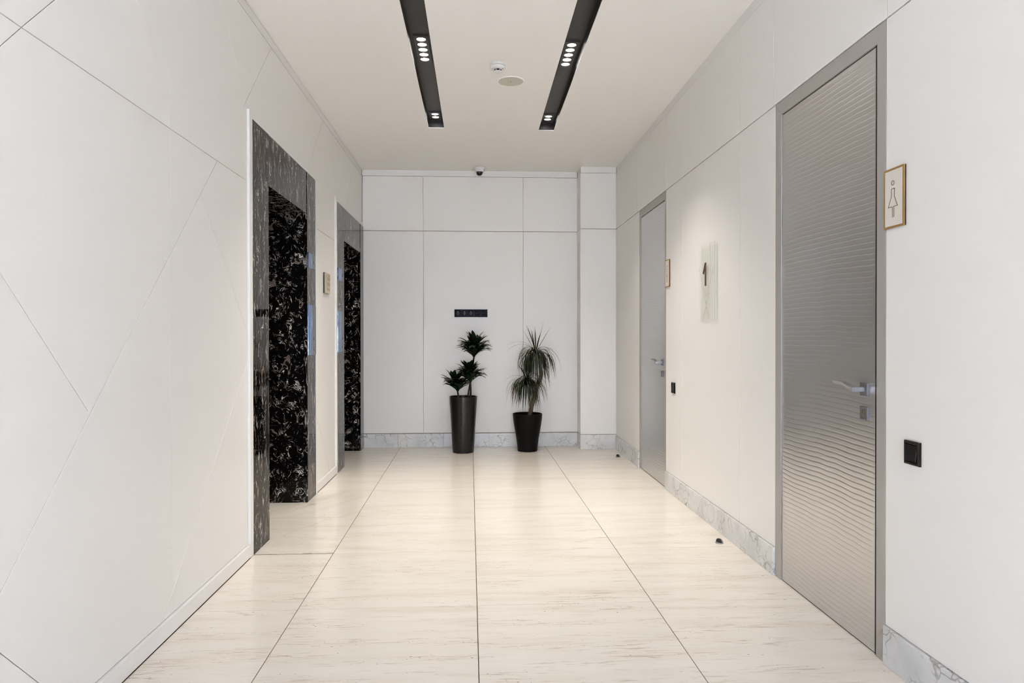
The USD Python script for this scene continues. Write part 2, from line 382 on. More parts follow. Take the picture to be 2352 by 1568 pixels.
# ------------------------------------------------------------------ floor of travertine tiles
floor = thing('floor', 'cream travertine floor of large square tiles with dark thin joints', 'floor', kind='structure')
obj('screed', bx(XP - 0.5, XR + 0.15, YR - 0.1, YB + 0.1, -0.05, -0.004), M['joint'], floor)
GJ, GR = -0.0097, 0.0044
rowY = [3.202 + 0.8183 * (i - 8) for i in range(16)]
jx = [-0.8412, -0.0172, 0.8105]
def jline(x0, y): return x0 + GJ * (y - 5)
room = sbox(XL - 0.45, YR, XR + 0.01, YB + 0.01)
room = room.difference(unary_union([sbox(XL - 0.5, YR - 1, XL, 4.03), sbox(XL - 0.5, 5.6, XL, 6.42)]))
xs = [-3.0, *jx, 3.0]
ys = [-4.5, *[y for y in rowY if y > YR + 0.1], 9.0]
tn = 0
for ci in range(4):
    for ri in range(len(ys) - 1):
        y0, y1 = ys[ri], ys[ri + 1]
        gl = 0.0018 if ci > 0 else 0.0
        gr = 0.0018 if ci < 3 else 0.0
        row_gap = 0.0013
        def Xl(y): return jline(xs[ci], y) + gl if ci > 0 else -3.0
        def Xr(y): return jline(xs[ci + 1], y) - gr if ci < 3 else 3.0
        g0 = 0.015 if ci == 0 and (abs(y0 - rowY[9]) < 0.01 or abs(y0 - rowY[12]) < 0.01) else row_gap
        def P(xf, y, dy): 
            x = xf(y); return (x, y + GR * x + dy)
        pg = Polygon([P(Xl, y0, g0), P(Xr, y0, g0), P(Xr, y1, -row_gap), P(Xl, y1, -row_gap)]).intersection(room)
        if pg.is_empty: continue
        pieces = [pg]
        if ci == 0 and abs(y0 - rowY[9]) < 0.01:       # tile at the near lift is cut diagonally
            cut = LineString([(-1.49, 3.945), (-0.983, 4.853)]).buffer(0.0011, cap_style=2)
            pieces = list(pg.difference(cut).geoms)
        if ci == 0 and abs(y0 - rowY[10]) < 0.01:
            cut = unary_union([LineString([(-1.262, 5.262), (-1.259, 5.68)]).buffer(0.0011, cap_style=2), LineString([(-1.262, 5.262), (-1.30, 5.262)]).buffer(0.0011, cap_style=2)])
            d = pg.difference(cut); pieces = list(d.geoms) if hasattr(d, 'geoms') else [d]
        for pc in pieces:
            if isinstance(pc, MultiPolygon):
                sel = list(pc.geoms)
            else:
                sel = [pc]
            for q in sel:
                if q.area < 1e-3 and q.area < 0.0004: continue
                mt = M['tile_diag'] if ci == 0 and abs(y0 - rowY[10]) < 0.01 else M['tile']
                obj('tile', prism(q, -0.004, 0.0, 0.0003, on_floor), mt, floor)

# ------------------------------------------------------------------ left wall: panels cut by 45 degree grooves
wall_left = thing('wall_left', 'white wall of painted panels cut by diagonal grooves around the lifts', 'wall', kind='structure')
P1 = dict(t0=3.96, m0=4.018, o0=4.315, o1=5.277, m1=5.547, t1=5.597)
P2 = dict(t0=6.36, m0=6.405, o0=6.728, o1=7.660, m1=YB, t1=YB)
ZM, ZO, ZTR = 2.505, 2.190, 2.545
s = abs(XP) / abs(XL)
def pl(y, z): return (y * s, 1.25 + (z - 1.25) * s)
lines = [
    [(YR, 2.127), (3.98, 2.127)], [(0.15, 0.24 - 0.03), (2.011, 2.126), (2.99, 3.10)], [(1.12, 4.02), (2.955, 2.25)], [(3.30, 3.14), (3.97, 2.51)],
    [(3.476, 2.127), (1.30, -0.05)], [(3.274, 1.923), (3.97, 1.226)], [(0.9, 2.45), (2.337, 1.007)], [(3.99, 1.19), (2.80, 0.02)], [(0.6, 1.71), (2.30, 0.015)],
    [(4.42, 3.11), (3.86, 2.52)], [(5.88, 3.12), (5.29, 2.515)], [(4.98, 3.10), (5.57, 2.505)], [(7.34, 3.12), (6.74, 2.505)],
    [(5.56, 2.127), (6.40, 2.127)], [(6.40, 2.157), (5.54, 1.345)], [(6.124, 1.881), (6.40, 1.605)], [(5.55, 2.447), (5.87, 2.127)], [(5.55, 0.64), (6.14, -0.01)],
    [(2.955, 0.0), (2.955, 2.30)], [(-0.9, 2.0), (0.3, 0.8), (1.0, 0.03)], [(-2.6, 3.1), (-1.4, 1.9), (-1.4, 0.0)]]
wl = sbox(YR, 0.077, P1['t0'] - 0.002, ZT).union(sbox(P1['t0'] - 0.01, ZTR + 0.002, YB, ZT)).union(sbox(P1['t1'] + 0.002, 0.077, P2['t0'] - 0.002, ZT)).buffer(0)
cut = unary_union([LineString([pl(*q) for q in l]).buffer(0.0004 if l[0][0] == 2.955 else (0.0013 if min(q[0] for q in l) < 3.5 else 0.0020), cap_style=2, join_style=2) for l in lines])
wl = wl.difference(sbox(WY0, WZ0, WY1, WZ1))
pcs = wl.difference(cut)
for pc in sorted(pcs.geoms, key=lambda g: g.bounds):
    if pc.area > 0.002:
        obj('panel', prism(pc, -0.013, 0.0, 0.0010, on_left), M['paint'], wall_left)
hole = unary_union([sbox(P1['o0'] - 0.02, -0.1, P1['o1'] + 0.02, ZO + 0.02), sbox(P2['o0'] - 0.02, -0.1, P2['o1'] + 0.02, ZO + 0.02), sbox(WY0, WZ0, WY1, WZ1)])
obj('backing', prism(sbox(YR, -0.05, YB + 0.1, ZC).difference(hole), -0.08, -0.0125, 0, on_left), M['paint_backing'], wall_left)

def bar(poly, name, label=None, parent=None, m='trim', d0=-0.028, d1=0.0, bev=0.0015, mp=on_trim):
    return obj(name, prism(poly, d0, d1, bev, mp), M[m], parent, label=label)
b1 = bar(sbox(YR, 0.004, P1['t0'] + 0.005, 0.075), 'baseboard_left')
tag(b1, 'white painted baseboard of the left wall running up to the near lift', 'baseboard', kind='structure')
b2 = bar(sbox(P1['t1'] - 0.005, 0.004, P2['t0'] + 0.005, 0.075), 'baseboard_left')
tag(b2, 'short white painted baseboard between the two lifts', 'baseboard', kind='structure')
for i, (P, lab) in enumerate(((P1, 'white trim framing the near black marble lift surround'), (P2, 'white trim framing the far black marble lift surround'))):
    g = sbox(P['t0'], 0.0, P['m0'] - 0.004, ZTR).union(sbox(P['t0'], ZM + 0.002, P['t1'], ZTR))
    if P is P1:
        g = g.union(sbox(P['m1'] + 0.002, 0.0, P['t1'], ZTR))
    t = bar(g.buffer(0), f'trim_{i+1}')
    tag(t, lab, 'trim', kind='structure')
# cornice strips under the ceiling
def cornice(k, mesh, lab):
    tag(obj(f'trim_{k}', mesh, M['trim']), lab, 'trim', kind='structure')
cornice(3, bx(XP - 0.03, XP - 0.004, YR, YB, ZT + 0.009, ZC - 0.007), 'white strip along the ceiling edge above the left wall panels')
cornice(4, bx(XP, XCOL, YB + 0.006, YB + 0.03, ZT + 0.005, ZC), 'white strip along the ceiling edge above the back wall panels')
cornice(5, join(bx(XCOL + 0.006, XCOL + 0.03, YC + 0.0302, YB, ZT + 0.005, ZC), bx(XCOL + 0.006, XR, YC + 0.006, YC + 0.03, ZT + 0.005, ZC)), 'white strip around the head of the corner column')
cornice(6, bx(XR + 0.006, XR + 0.03, YR, YC + 0.01, ZT + 0.007, ZC), 'white strip along the ceiling edge above the right wall panels')

# ------------------------------------------------------------------ lifts: black marble surrounds
def lift(P, label, far):
    t = thing('door_4' if far else 'door_3', label, 'lift doorway', kind='structure')
    m1 = P['m1'] - (0.003 if far else 0)
    obj('jamb', prism(sbox(P['m0'], 0.0, P['o0'], ZM), -0.03, 0.0, 0.0012, on_trim), M['marble_jamb'], t)
    obj('jamb', prism(sbox(P['o1'], 0.0, m1, ZM), -0.03, 0.0, 0.0012, on_trim), M['marble_jamb'], t)
    obj('header', prism(sbox(P['o0'] + 0.001, ZO, P['o1'] - 0.002, ZM), -0.03, -0.003, 0.0012, on_trim), M['marble_head'], t)
    D = 0.36
    obj('reveal', bx(XL - D, XL - 0.031, P['o0'] - 0.03, P['o0'], 0.0, ZO), M['marble_reveal'], t)
    obj('reveal', bx(XL - D, XL - 0.0305, P['o1'], P['o1'] + 0.03, 0.0, ZO), M['marble_reveal'], t)
    obj('soffit', bx(XL - D, XL - 0.0305, P['o0'] - 0.03, P['o1'] + 0.03, ZO, ZO + 0.03), M['marble_reveal'], t)
    mid = (P['o0'] + P['o1']) / 2
    obj('door_leaf', bx(XL - D - 0.03, XL - D, P['o0'] - 0.03, mid - 0.0015, 0.0, ZO + 0.03), M['marble_door'], t)
    obj('door_leaf', bx(XL - D - 0.03, XL - D, mid + 0.0015, P['o1'] + 0.03, 0.0, ZO + 0.03), M['marble_door'], t)
    return t
lift(P1, 'near lift doorway framed in grey-veined black marble, at the left foreground', False)
lift(P2, 'far lift doorway framed in black marble, beside the back wall corner', True)

def lift_panel(name, label, cat, y0, ys_, y1, z0, z1, buttons, grp):
    t = thing(name, label, cat, (XL, y0, z0), grp)
    def mp(a, b, d): return d, a - y0, b - z0
    obj('steel_face', prism(sbox(y0, z0, ys_, z1), 0.0, 0.004, 0.001, mp), M['blue_steel'], t, label='polished steel face')
    pt = obj('dark_face', prism(sbox(ys_ + 0.002, z0, y1, z1), 0.0, 0.004, 0.001, mp), M['glass_button'], t)
    for (by, bz, r) in buttons:
        b = lathe([(0, 0), (r, 0), (r, 0.003), (r * 0.8, 0.005), (0, 0.005)], 20)
        b.apply_transform(trimesh.transformations.rotation_matrix(PI / 2, [0, 1, 0]))
        b.apply_translation([0.004, by - y0, bz - z0])
        obj('button', b, M['steel'], t, smooth=40)
lift_panel('call_panel', 'tall lift call panel with steel strip on the near lift surround', 'call panel', 5.302, 5.430, 5.541, 1.118, 1.503, [(5.49, 1.243, 0.014), (5.49, 1.163, 0.014)], 'lift call panels')
lift_panel('call_panel', 'tall lift call panel with steel strip on the far lift surround', 'call panel', 6.425, 6.578, 6.692, 1.115, 1.502, [(6.64, 1.243, 0.014), (6.64, 1.163, 0.014)], 'lift call panels')
lift_panel('floor_indicator', 'small steel floor indicator above the call panel of the near lift', 'floor indicator', 5.300, 5.435, 5.530, 1.785, 1.901, [(5.49, 1.842, 0.014)], 'lift floor indicators')
lift_panel('floor_indicator', 'small steel floor indicator above the call panel of the far lift', 'floor indicator', 6.427, 6.600, 6.692, 1.783, 1.900, [(6.65, 1.842, 0.014)], 'lift floor indicators')

# ------------------------------------------------------------------ back wall and column
wall_back = thing('wall_back', 'white panelled back wall with narrow dark joints behind the plants', 'wall', kind='structure')
obj('backing', bx(XP - 0.05, XR + 0.15, YB + 0.0225, YB + 0.12, -0.05, ZC), M['paint_dark'], wall_back)
vx = [XL - 0.012, -0.607, 0.534, XCOL + 0.002]
hz = [0.160, ZD, ZT]
for i in range(3):
    for j in range(2):
        g = 0.0012
        obj('panel', prism(sbox(vx[i] + g, hz[j] + 0.0028, vx[i + 1] - g, hz[j + 1] - (0.0028 if j == 0 else 0)), -0.022, 0.0, 0.0012, on_back), M['paint'], wall_back)
column = thing('wall_column', 'white clad column in the right rear corner beside the far door', 'column', kind='structure')
obj('core', bx(XCOL + 0.0205, XR + 0.1, YC + 0.0205, YB + 0.02, 0, ZC), M['paint_dark'], column)
for z0, z1 in ((0.167, ZD - 0.0028), (ZD + 0.0028, ZT)):
    obj('panel', bx(XCOL, XR, YC, YC + 0.02, z0, z1, 0.0012), M['paint'], column)
    obj('panel', bx(XCOL, XCOL + 0.02, YC + 0.0205, YB, z0, z1, 0.0012), M['paint'], column)
obj('baseboard', bx(XCOL, XR, YC - 0.001, YC + 0.02, 0, 0.163, 0.0012), M['white_marble'], column, label='grey-veined white marble base')
obj('baseboard', bx(XCOL, XCOL + 0.02, YC + 0.0205, YB, 0, 0.163, 0.0012), M['white_marble'], column)
bb = thing('baseboard_back', 'grey-veined white marble baseboard along the back wall behind the pots', 'baseboard', kind='structure')
sp = [XL, -0.897, -0.38, 0.139, 0.66, XCOL]
for i in range(5):
    obj('slab', bx(sp[i] + 0.0008, sp[i + 1] - 0.0008, YB - 0.002, YB + 0.02, 0, 0.155, 0.0012), M['white_marble'], bb)

# ------------------------------------------------------------------ right wall
D1 = dict(a=2.548, b=3.520, la=2.627, lb=3.447)      # near door: frame and leaf in y
D2 = dict(a=5.597, b=6.526, la=5.652, lb=6.472)
wall_right = thing('wall_right', 'white panelled right wall with narrow joints around the two grey doors', 'wall', kind='structure')
rb = sbox(YR, -0.05, YB + 0.1, ZC).difference(unary_union([sbox(D1['a'] + 0.01, -0.1, D1['b'] - 0.01, ZD - 0.01), sbox(D2['a'] + 0.01, -0.1, D2['b'] - 0.01, ZD - 0.01), sbox(WY0, WZ0, WY1, WZ1)]))
obj('backing', prism(rb, -0.12, -0.0225, 0, on_right), M['paint_dark'], wall_right)
def rpanel(y0, y1, z0, z1):
    obj('panel', prism(sbox(y0 + 0.0018, z0, y1 - 0.0018, z1).difference(sbox(WY0, WZ0, WY1, WZ1)), -0.022, 0.0, 0.0012, on_right), M['paint'], wall_right)
zb = 0.1475
lowj = [YR, -1.2, 0.2, 1.38, D1['a']]
for a, b in zip(lowj[:-1], lowj[1:]): rpanel(a, b, zb + 0.002, ZD - 0.0028)
for a, b in ((D1['b'], 4.008), (4.008, 5.158), (5.158, D2['a']), (D2['b'], YC)): rpanel(a, b, zb + 0.002, ZD - 0.0028)
upj = [YR, -1.2, 0.2, 1.38, 2.546, 3.546, 4.010, 5.176, 5.611, 6.626, YC]
for a, b in zip(upj[:-1], upj[1:]): rpanel(a, b, ZD + 0.0028, ZT)
br = thing('baseboard_right', 'grey-veined white marble baseboard along the right wall between the doors', 'baseboard', kind='structure')
for a, b in ((YR, -0.9), (-0.9, 0.9), (0.9, D1['a'] - 0.001), (D1['b'] + 0.001, 4.66), (4.66, D2['a'] - 0.001), (D2['b'] + 0.001, YC - 0.002)):
    obj('slab', prism(sbox(a + 0.0006, 0, b - 0.0006, zb), -0.02, 0.011, 0.002, on_right), M['white_marble'], br)

# ------------------------------------------------------------------ restroom doors
def door_leaf_mesh(y0, y1, z0, z1, seed, front=-0.006):
    ny, nz = 56, 900
    ya, za = np.linspace(y0, y1, ny), np.linspace(z0, z1, nz)
    Y, Z = np.meshgrid(ya, za, indexing='ij')
    wob = 0.011 * (meshkit.fbm(np.stack([Y * 3.0 + seed * 7, Z * 1.4, Y * 0], -1), 3, seed) - 0.5) * 2 + 0.004 * (meshkit.noise(np.stack([Y * 14.0 + seed, Z * 7.0, Y * 0], -1), seed + 3) - 0.5)
    ph = (Z + wob) / 0.0225
    t = ph - np.floor(ph)
    prof = np.where(t < 0.70, 0.55 + 0.45 * t / 0.70, 0.5 + 0.5 * np.cos((t - 0.70) / 0.30 * 2 * PI)) - 0.18 * (t >= 0.70)
    edge = np.clip(np.minimum.reduce([Y - y0, y1 - Y, Z - z0, z1 - Z]) / 0.004, 0, 1)
    d = front + 0.0008 * (prof - 0.5) * edge
    V = np.stack([XR - d, Y, Z], -1).reshape(-1, 3)
    i, j = np.meshgrid(np.arange(ny - 1), np.arange(nz - 1), indexing='ij')
    a = (i * nz + j).ravel()
    F = np.vstack([np.stack([a, a + 1, a + nz + 1], 1), np.stack([a, a + nz + 1, a + nz], 1)])
    m = TM(V, F)
    if m.face_normals[:, 0].mean() > 0: m.faces = m.faces[:, ::-1]
    core = bx(XR - front + 0.002, XR + 0.045, y0, y1, z0, z1)
    return m, core

def restroom_door(k, D, label, seed):
    t = thing(f'door_{k}', label, 'door', (0, 0, 0), kind='structure')
    a, b, la, lb, zt, zl = D['a'], D['b'], D['la'], D['lb'], ZD - 0.002, 2.388
    g = 0.006
    def fr(pts): obj('frame', prism(Polygon(pts), -0.05, 0.0, 0.001, on_right), M['alu'], t)
    fr([(a, 0), (la - g - 0.012, 0), (la - g - 0.012, zl + g), (a, zt)])
    fr([(b, 0), (b, zt), (lb + g, zl + g), (lb + g, 0)])
    fr([(a, zt), (la - g - 0.012, zl + g), (lb + g, zl + g), (b, zt)])
    obj('gasket', join(bx(XR + 0.006, XR + 0.04, la - g - 0.012, la - 0.0005, 0, zl + g), bx(XR + 0.010, XR + 0.04, la - 0.0005, lb + g, zl + 0.0005, zl + g), bx(XR + 0.010, XR + 0.04, lb + 0.0005, lb + g, 0, zl)), M['gap'], t)
    obj('rebate', bx(XR + 0.03, XR + 0.09, a, b, 0, zt), M['gap'], t)
    m, core = door_leaf_mesh(la, lb, 0.006, zl, seed)
    obj('leaf', m, M['door_leaf'], t, smooth=True)
    obj('leaf_edge', core, M['alu'], t)
    yc = la + 0.068
    def mpl(A, B, d): return XR + 0.006 - d, A, B
    h = obj('handle', handle_mesh(yc, 1.04), M['steel'], t, smooth=35, label='satin steel lever handle')
    obj('rosette', prism(sbox(yc - 0.026, 1.014, yc + 0.026, 1.066), 0, 0.009, 0.001, mpl), M['steel_dark'], h)
    pt = obj('lock_plate', prism(sbox(yc - 0.026, 0.918, yc + 0.026, 0.970), 0, 0.009, 0.001, mpl), M['steel_dark'], t, label='square steel lock plate')
    key = Point(yc, 0.951).buffer(0.0085).union(sbox(yc - 0.005, 0.929, yc + 0.005, 0.951))
    obj('lock_cylinder', prism(key, 0.0, 0.012, 0.0005, mpl), M['brass'], pt)
    obj('keyhole', prism(sbox(yc - 0.0012, 0.945, yc + 0.0012, 0.957), 0.012, 0.0125, 0, mpl), M['gap'], pt)
    return t

def handle_mesh(yc, zc):
    """flat lever: square neck out of the door, then a blade swept up and along +y"""
    x0 = XR + 0.006 - 0.009
    neck = bx(x0 - 0.042, x0 + 0.002, yc - 0.010, yc + 0.010, zc - 0.010, zc + 0.010, 0.001)
    path = [(x0 - 0.043, yc - 0.011, zc - 0.001), (x0 - 0.045, yc + 0.010, zc + 0.001), (x0 - 0.047, yc + 0.030, zc + 0.008), (x0 - 0.048, yc + 0.048, zc + 0.015), (x0 - 0.048, yc + 0.062, zc + 0.019), (x0 - 0.048, yc + 0.085, zc + 0.021), (x0 - 0.047, yc + 0.140, zc + 0.021)]
    hts = [0.0100, 0.0100, 0.0095, 0.0085, 0.0080, 0.0075, 0.0060]
    V, F = [], []
    for (x, y, z), hh in zip(path, hts):
        w = 0.0105
        k = 0.010 if y > yc else 0.0
        V += [(x - w + k, y, z - hh), (x + w, y, z - hh), (x + w, y, z + hh), (x - w, y, z + hh)]
    n = len(path)
    for i in range(n - 1):
        for j in range(4):
            a, b = i * 4 + j, i * 4 + (j + 1) % 4
            F += [(a, b, b + 4), (a, b + 4, a + 4)]
    F += [(0, 2, 1), (0, 3, 2)]; e = (n - 1) * 4
    F += [(e, e + 1, e + 2), (e, e + 2, e + 3)]
    m = TM(V, F)
    if m.volume < 0: m.faces = m.faces[:, ::-1]
    return join(neck, m)

restroom_door(1, D1, 'near grey ribbed restroom door in an aluminium frame, right foreground', 1)
restroom_door(2, D2, 'far grey ribbed restroom door in an aluminium frame, near the column', 2)

# ------------------------------------------------------------------ rear wall, and the side windows that let the daylight in
def on_rear(a, b, d): return a, YR + d, b
wr = sbox(XP - 0.1, -0.05, XR + 0.15, ZC + 0.1).difference(sbox(*RWIN))
wall_rear = obj('wall_rear', prism(wr, -0.12, 0, 0, on_rear), M['paint'])
tag(wall_rear, 'white wall with a glazed opening, behind the viewpoint', 'wall', kind='structure')
SIDES = ((on_left, (WY0, WZ0, WY1, WZ1), 'glazed window in the left wall behind the viewpoint'), (on_right, (WY0, WZ0, WY1, WZ1), 'glazed window in the right wall behind the viewpoint'),
         (on_rear, RWIN, 'wide glazed window in the wall behind the viewpoint'))
for k, (mp, (wa, wb, wc, wd), lab) in enumerate(SIDES):
    win = thing(f'window_{k + 1}', lab, 'window', kind='structure')
    wm = (wa + wc) / 2
    fr = sbox(wa, wb, wc, wd).difference(unary_union([sbox(wa + 0.05, wb + 0.05, wm - 0.025, wd - 0.05), sbox(wm + 0.025, wb + 0.05, wc - 0.05, wd - 0.05)]))
    obj('window_frame', prism(fr, -0.08, -0.03, 0.002, mp), M['alu'], win)
    for a, b in ((wa + 0.05, wm - 0.025), (wm + 0.025, wc - 0.05)):
        obj('pane', prism(sbox(a, wb + 0.05, b, wd - 0.05), -0.058, -0.052, 0, mp), M['pane'], win)

# ------------------------------------------------------------------ recessed light tracks
def spot_light(parent, x, y, z):
    l = UsdLux.SphereLight.Define(stage, numbered(path_of(parent), 'lamp'))
    l.AddTranslateOp().Set(Gf.Vec3d(x, y, z))
    l.CreateRadiusAttr(0.01)
    l.CreateIntensityAttr(LAMP_W)
    l.CreateExposureAttr(0.0)
    l.CreateColorAttr(Gf.Vec3f(*LAMP_COLOR))
    sh = UsdLux.ShapingAPI.Apply(l.GetPrim())
    sh.CreateShapingConeAngleAttr(LAMP_CONE)
    sh.CreateShapingConeSoftnessAttr(0.85)

ZTOP = 3.228
def light_track(a, b, e, label, mods):
    xc = (a + b) / 2
    t = thing('light_track', label, 'light track', (0, 0, 0), 'black recessed ceiling light tracks')
    w = 0.004
    ch = join(bx(a - w, a, TRACK_START - w, e + w, ZC + 0.0072, ZTOP + w), bx(b, b + w, TRACK_START - w, e + w, ZC + 0.0072, ZTOP + w),
              bx(a, b, TRACK_START - w, e + w, ZTOP, ZTOP + w), bx(a, b, e, e + w, ZC + 0.0072, ZTOP), bx(a, b, TRACK_START - w, TRACK_START, ZC + 0.0072, ZTOP))
    obj('channel', ch, M['black_metal'], t)
    for (yc, n) in mods:
        L = n * 0.0815
        plate = sbox(xc - 0.049, yc - L / 2 - 0.012, xc + 0.049, yc + L / 2 + 0.012)
        lens_y = [yc + (i - (n - 1) / 2) * 0.0815 for i in range(n)]
        rim = plate.difference(unary_union([Point(xc, yy).buffer(0.031, 12) for yy in lens_y]))
        mo = obj('spot_module', prism(rim, 0, 0.012, 0.0015, lambda A, B, d: (A, B, ZTOP - d)), M['module'], t)
        for yy in lens_y:
            ln = lathe([(0, 0), (0.0285, 0), (0.0285, 0.004), (0, 0.004)], 28)
            ln.apply_translation([xc, yy, ZTOP - 0.0075])
            obj('lens', ln, M['lens'], mo, smooth=40)
            spot_light(t, xc, yy, ZTOP - 0.02)
light_track(*TRACKS[0], 'left recessed black light track with clusters of round white spots', [(4.729, 5), (6.125, 2)])
light_track(*TRACKS[1], 'right recessed black light track with clusters of round white spots', [(4.768, 5), (6.14, 2)])

# ------------------------------------------------------------------ ceiling fittings
t = thing('smoke_detector', 'round white smoke detector on the ceiling between the light tracks', 'smoke detector', (0.150, 4.800, ZC))
obj('base', lathe([(0, 0), (0.051, 0), (0.051, -0.012), (0.047, -0.014), (0, -0.014)], 40), M['white_plastic'], t, smooth=35)
obj('body', lathe([(0, -0.0145), (0.0505, -0.0155), (0.0505, -0.026), (0.047, -0.034), (0.034, -0.038), (0.026, -0.038), (0.026, -0.034), (0, -0.034)], 40), M['white_plastic'], t, smooth=35)
obj('vent', lathe([(0, -0.036), (0.024, -0.036), (0.024, -0.050), (0, -0.050)], 32), M['black_matt'], t, smooth=35, label='dark vent slots')
obj('cap', lathe([(0, -0.050), (0.029, -0.050), (0.029, -0.053), (0.025, -0.056), (0, -0.057)], 36), M['white_plastic'], t, smooth=35)
for k in range(6):
    g = k * PI / 3 + PI / 6
    r = bx(-0.002, 0.002, 0.022, 0.030, -0.051, -0.037)
    r.apply_transform(trimesh.transformations.rotation_matrix(g, [0, 0, 1]))
    obj('rib', r, M['white_plastic'], t)
sm = trimesh.creation.icosphere(2, 0.0028); sm.apply_translation([0.032, -0.024, -0.038])
obj('indicator_light', sm, M['black_matt'], t, smooth=True)

t = thing('ceiling_speaker', 'round flush ceiling loudspeaker with beige grille near the smoke detector', 'loudspeaker', (0.2555, 5.108, ZC))
obj('rim', lathe([(0.092, 0), (0.104, 0), (0.104, -0.003), (0.100, -0.006), (0.094, -0.006), (0.092, -0.004)], 64), M['ceiling'], t, smooth=35)
obj('grille', lathe([(0, 0), (0.0925, 0), (0.0925, -0.0045), (0, -0.0045)], 64), M['mesh_grey'], t, smooth=35)
obj('screw', lathe([(0, -0.0045), (0.004, -0.0045), (0.004, -0.006), (0, -0.006)], 12), M['black_matt'], t, smooth=35)

t = thing('security_camera', 'small white dome security camera with black bubble at the back wall', 'security camera', (0.033, 7.735, ZC))
obj('body', lathe([(0, 0), (0.058, 0), (0.058, -0.016), (0.055, -0.019), (0.054, -0.036), (0.048, -0.044), (0.036, -0.047), (0, -0.047)], 40), M['white_plastic'], t, smooth=35)
obj('dome', lathe([(0.038, -0.044), (0.0375, -0.050), (0.034, -0.066), (0.026, -0.078), (0.014, -0.085), (0, -0.087)], 32), M['dome'], t, smooth=True)
obj('mark', bx(-0.013, 0.013, -0.0575, -0.050, -0.029, -0.026), M['mesh_grey'], t)

# ------------------------------------------------------------------ sockets on the back wall
t = thing('socket_row', 'black five-gang row of wall sockets above the leafy potted plant', 'wall sockets', (-0.065, YB, 1.529))
def mps(a, b, d): return a, -d, b
W5, H5 = 0.1885, 0.0435
inner = unary_union([sbox(-0.1855 + 0.0735 * i + 0.005, -0.0345, -0.1855 + 0.0735 * i + 0.0715, 0.0345) for i in range(5)])
obj('frame', prism(sbox(-W5, -H5, W5, H5).difference(inner), 0, 0.010, 0.0015, mps), M['navy_edge'], t)
for i in range(5):
    cx = -0.1855 + 0.0735 * i + 0.03825
    if i < 3:
        well = Point(cx, 0).buffer(0.0215, 16)
        s = obj('socket', prism(sbox(cx - 0.0325, -0.0338, cx + 0.0325, 0.0338).difference(well), 0, 0.0085, 0.001, mps), M['navy'], t)
        obj('well', prism(well, 0, 0.0012, 0, mps), M['black_matt'], s)
        for zz in (0.0175, -0.0175):
            obj('earth_clip', bx(cx - 0.0022, cx + 0.0022, -0.008, -0.001, zz - 0.004, zz + 0.004), M['steel'], s)
        for xx in (0.0,):
            sc = trimesh.creation.icosphere(1, 0.0036); sc.apply_translation([cx + xx, -0.003, 0])
            obj('screw', sc, M['steel'], s, smooth=True)
    else:
        d = obj('data_outlet', prism(sbox(cx - 0.0325, -0.0338, cx + 0.0325, 0.0338), 0, 0.0085, 0.001, mps), M['navy'], t)
        for xx in (-0.012, 0.012):
            obj('port', bx(cx + xx - 0.007, cx + xx + 0.007, -0.0092, -0.0083, -0.006, 0.008), M['black_matt'], d)

# ------------------------------------------------------------------ light switches
def light_switch(yc, zc, label):
    t = thing('light_switch', label, 'light switch', (XR, yc, zc), 'black light switches by the doors')
    def mp(a, b, d): return -d, a, b
    H = 0.0425
    inn = sbox(-0.031, -0.031, 0.031, 0.031)
    obj('frame', prism(sbox(-H, -H, H, H).difference(inn), 0, 0.011, 0.003, mp), M['black'], t)
    V = np.array([(-0.003, -0.0305, -0.0305), (-0.003, 0.0305, -0.0305), (-0.003, 0.0305, 0.0305), (-0.003, -0.0305, 0.0305),
                  (-0.014, -0.0285, -0.0285), (-0.014, 0.0285, -0.0285), (-0.0075, 0.0285, 0.0285), (-0.0075, -0.0285, 0.0285)])
    m = trimesh.convex.convex_hull(V)
    obj('rocker', m, M['black'], t)
light_switch(2.378, 0.8350, 'black light switch right of the near restroom door')
light_switch(5.372, 0.8500, 'black light switch right of the far restroom door')

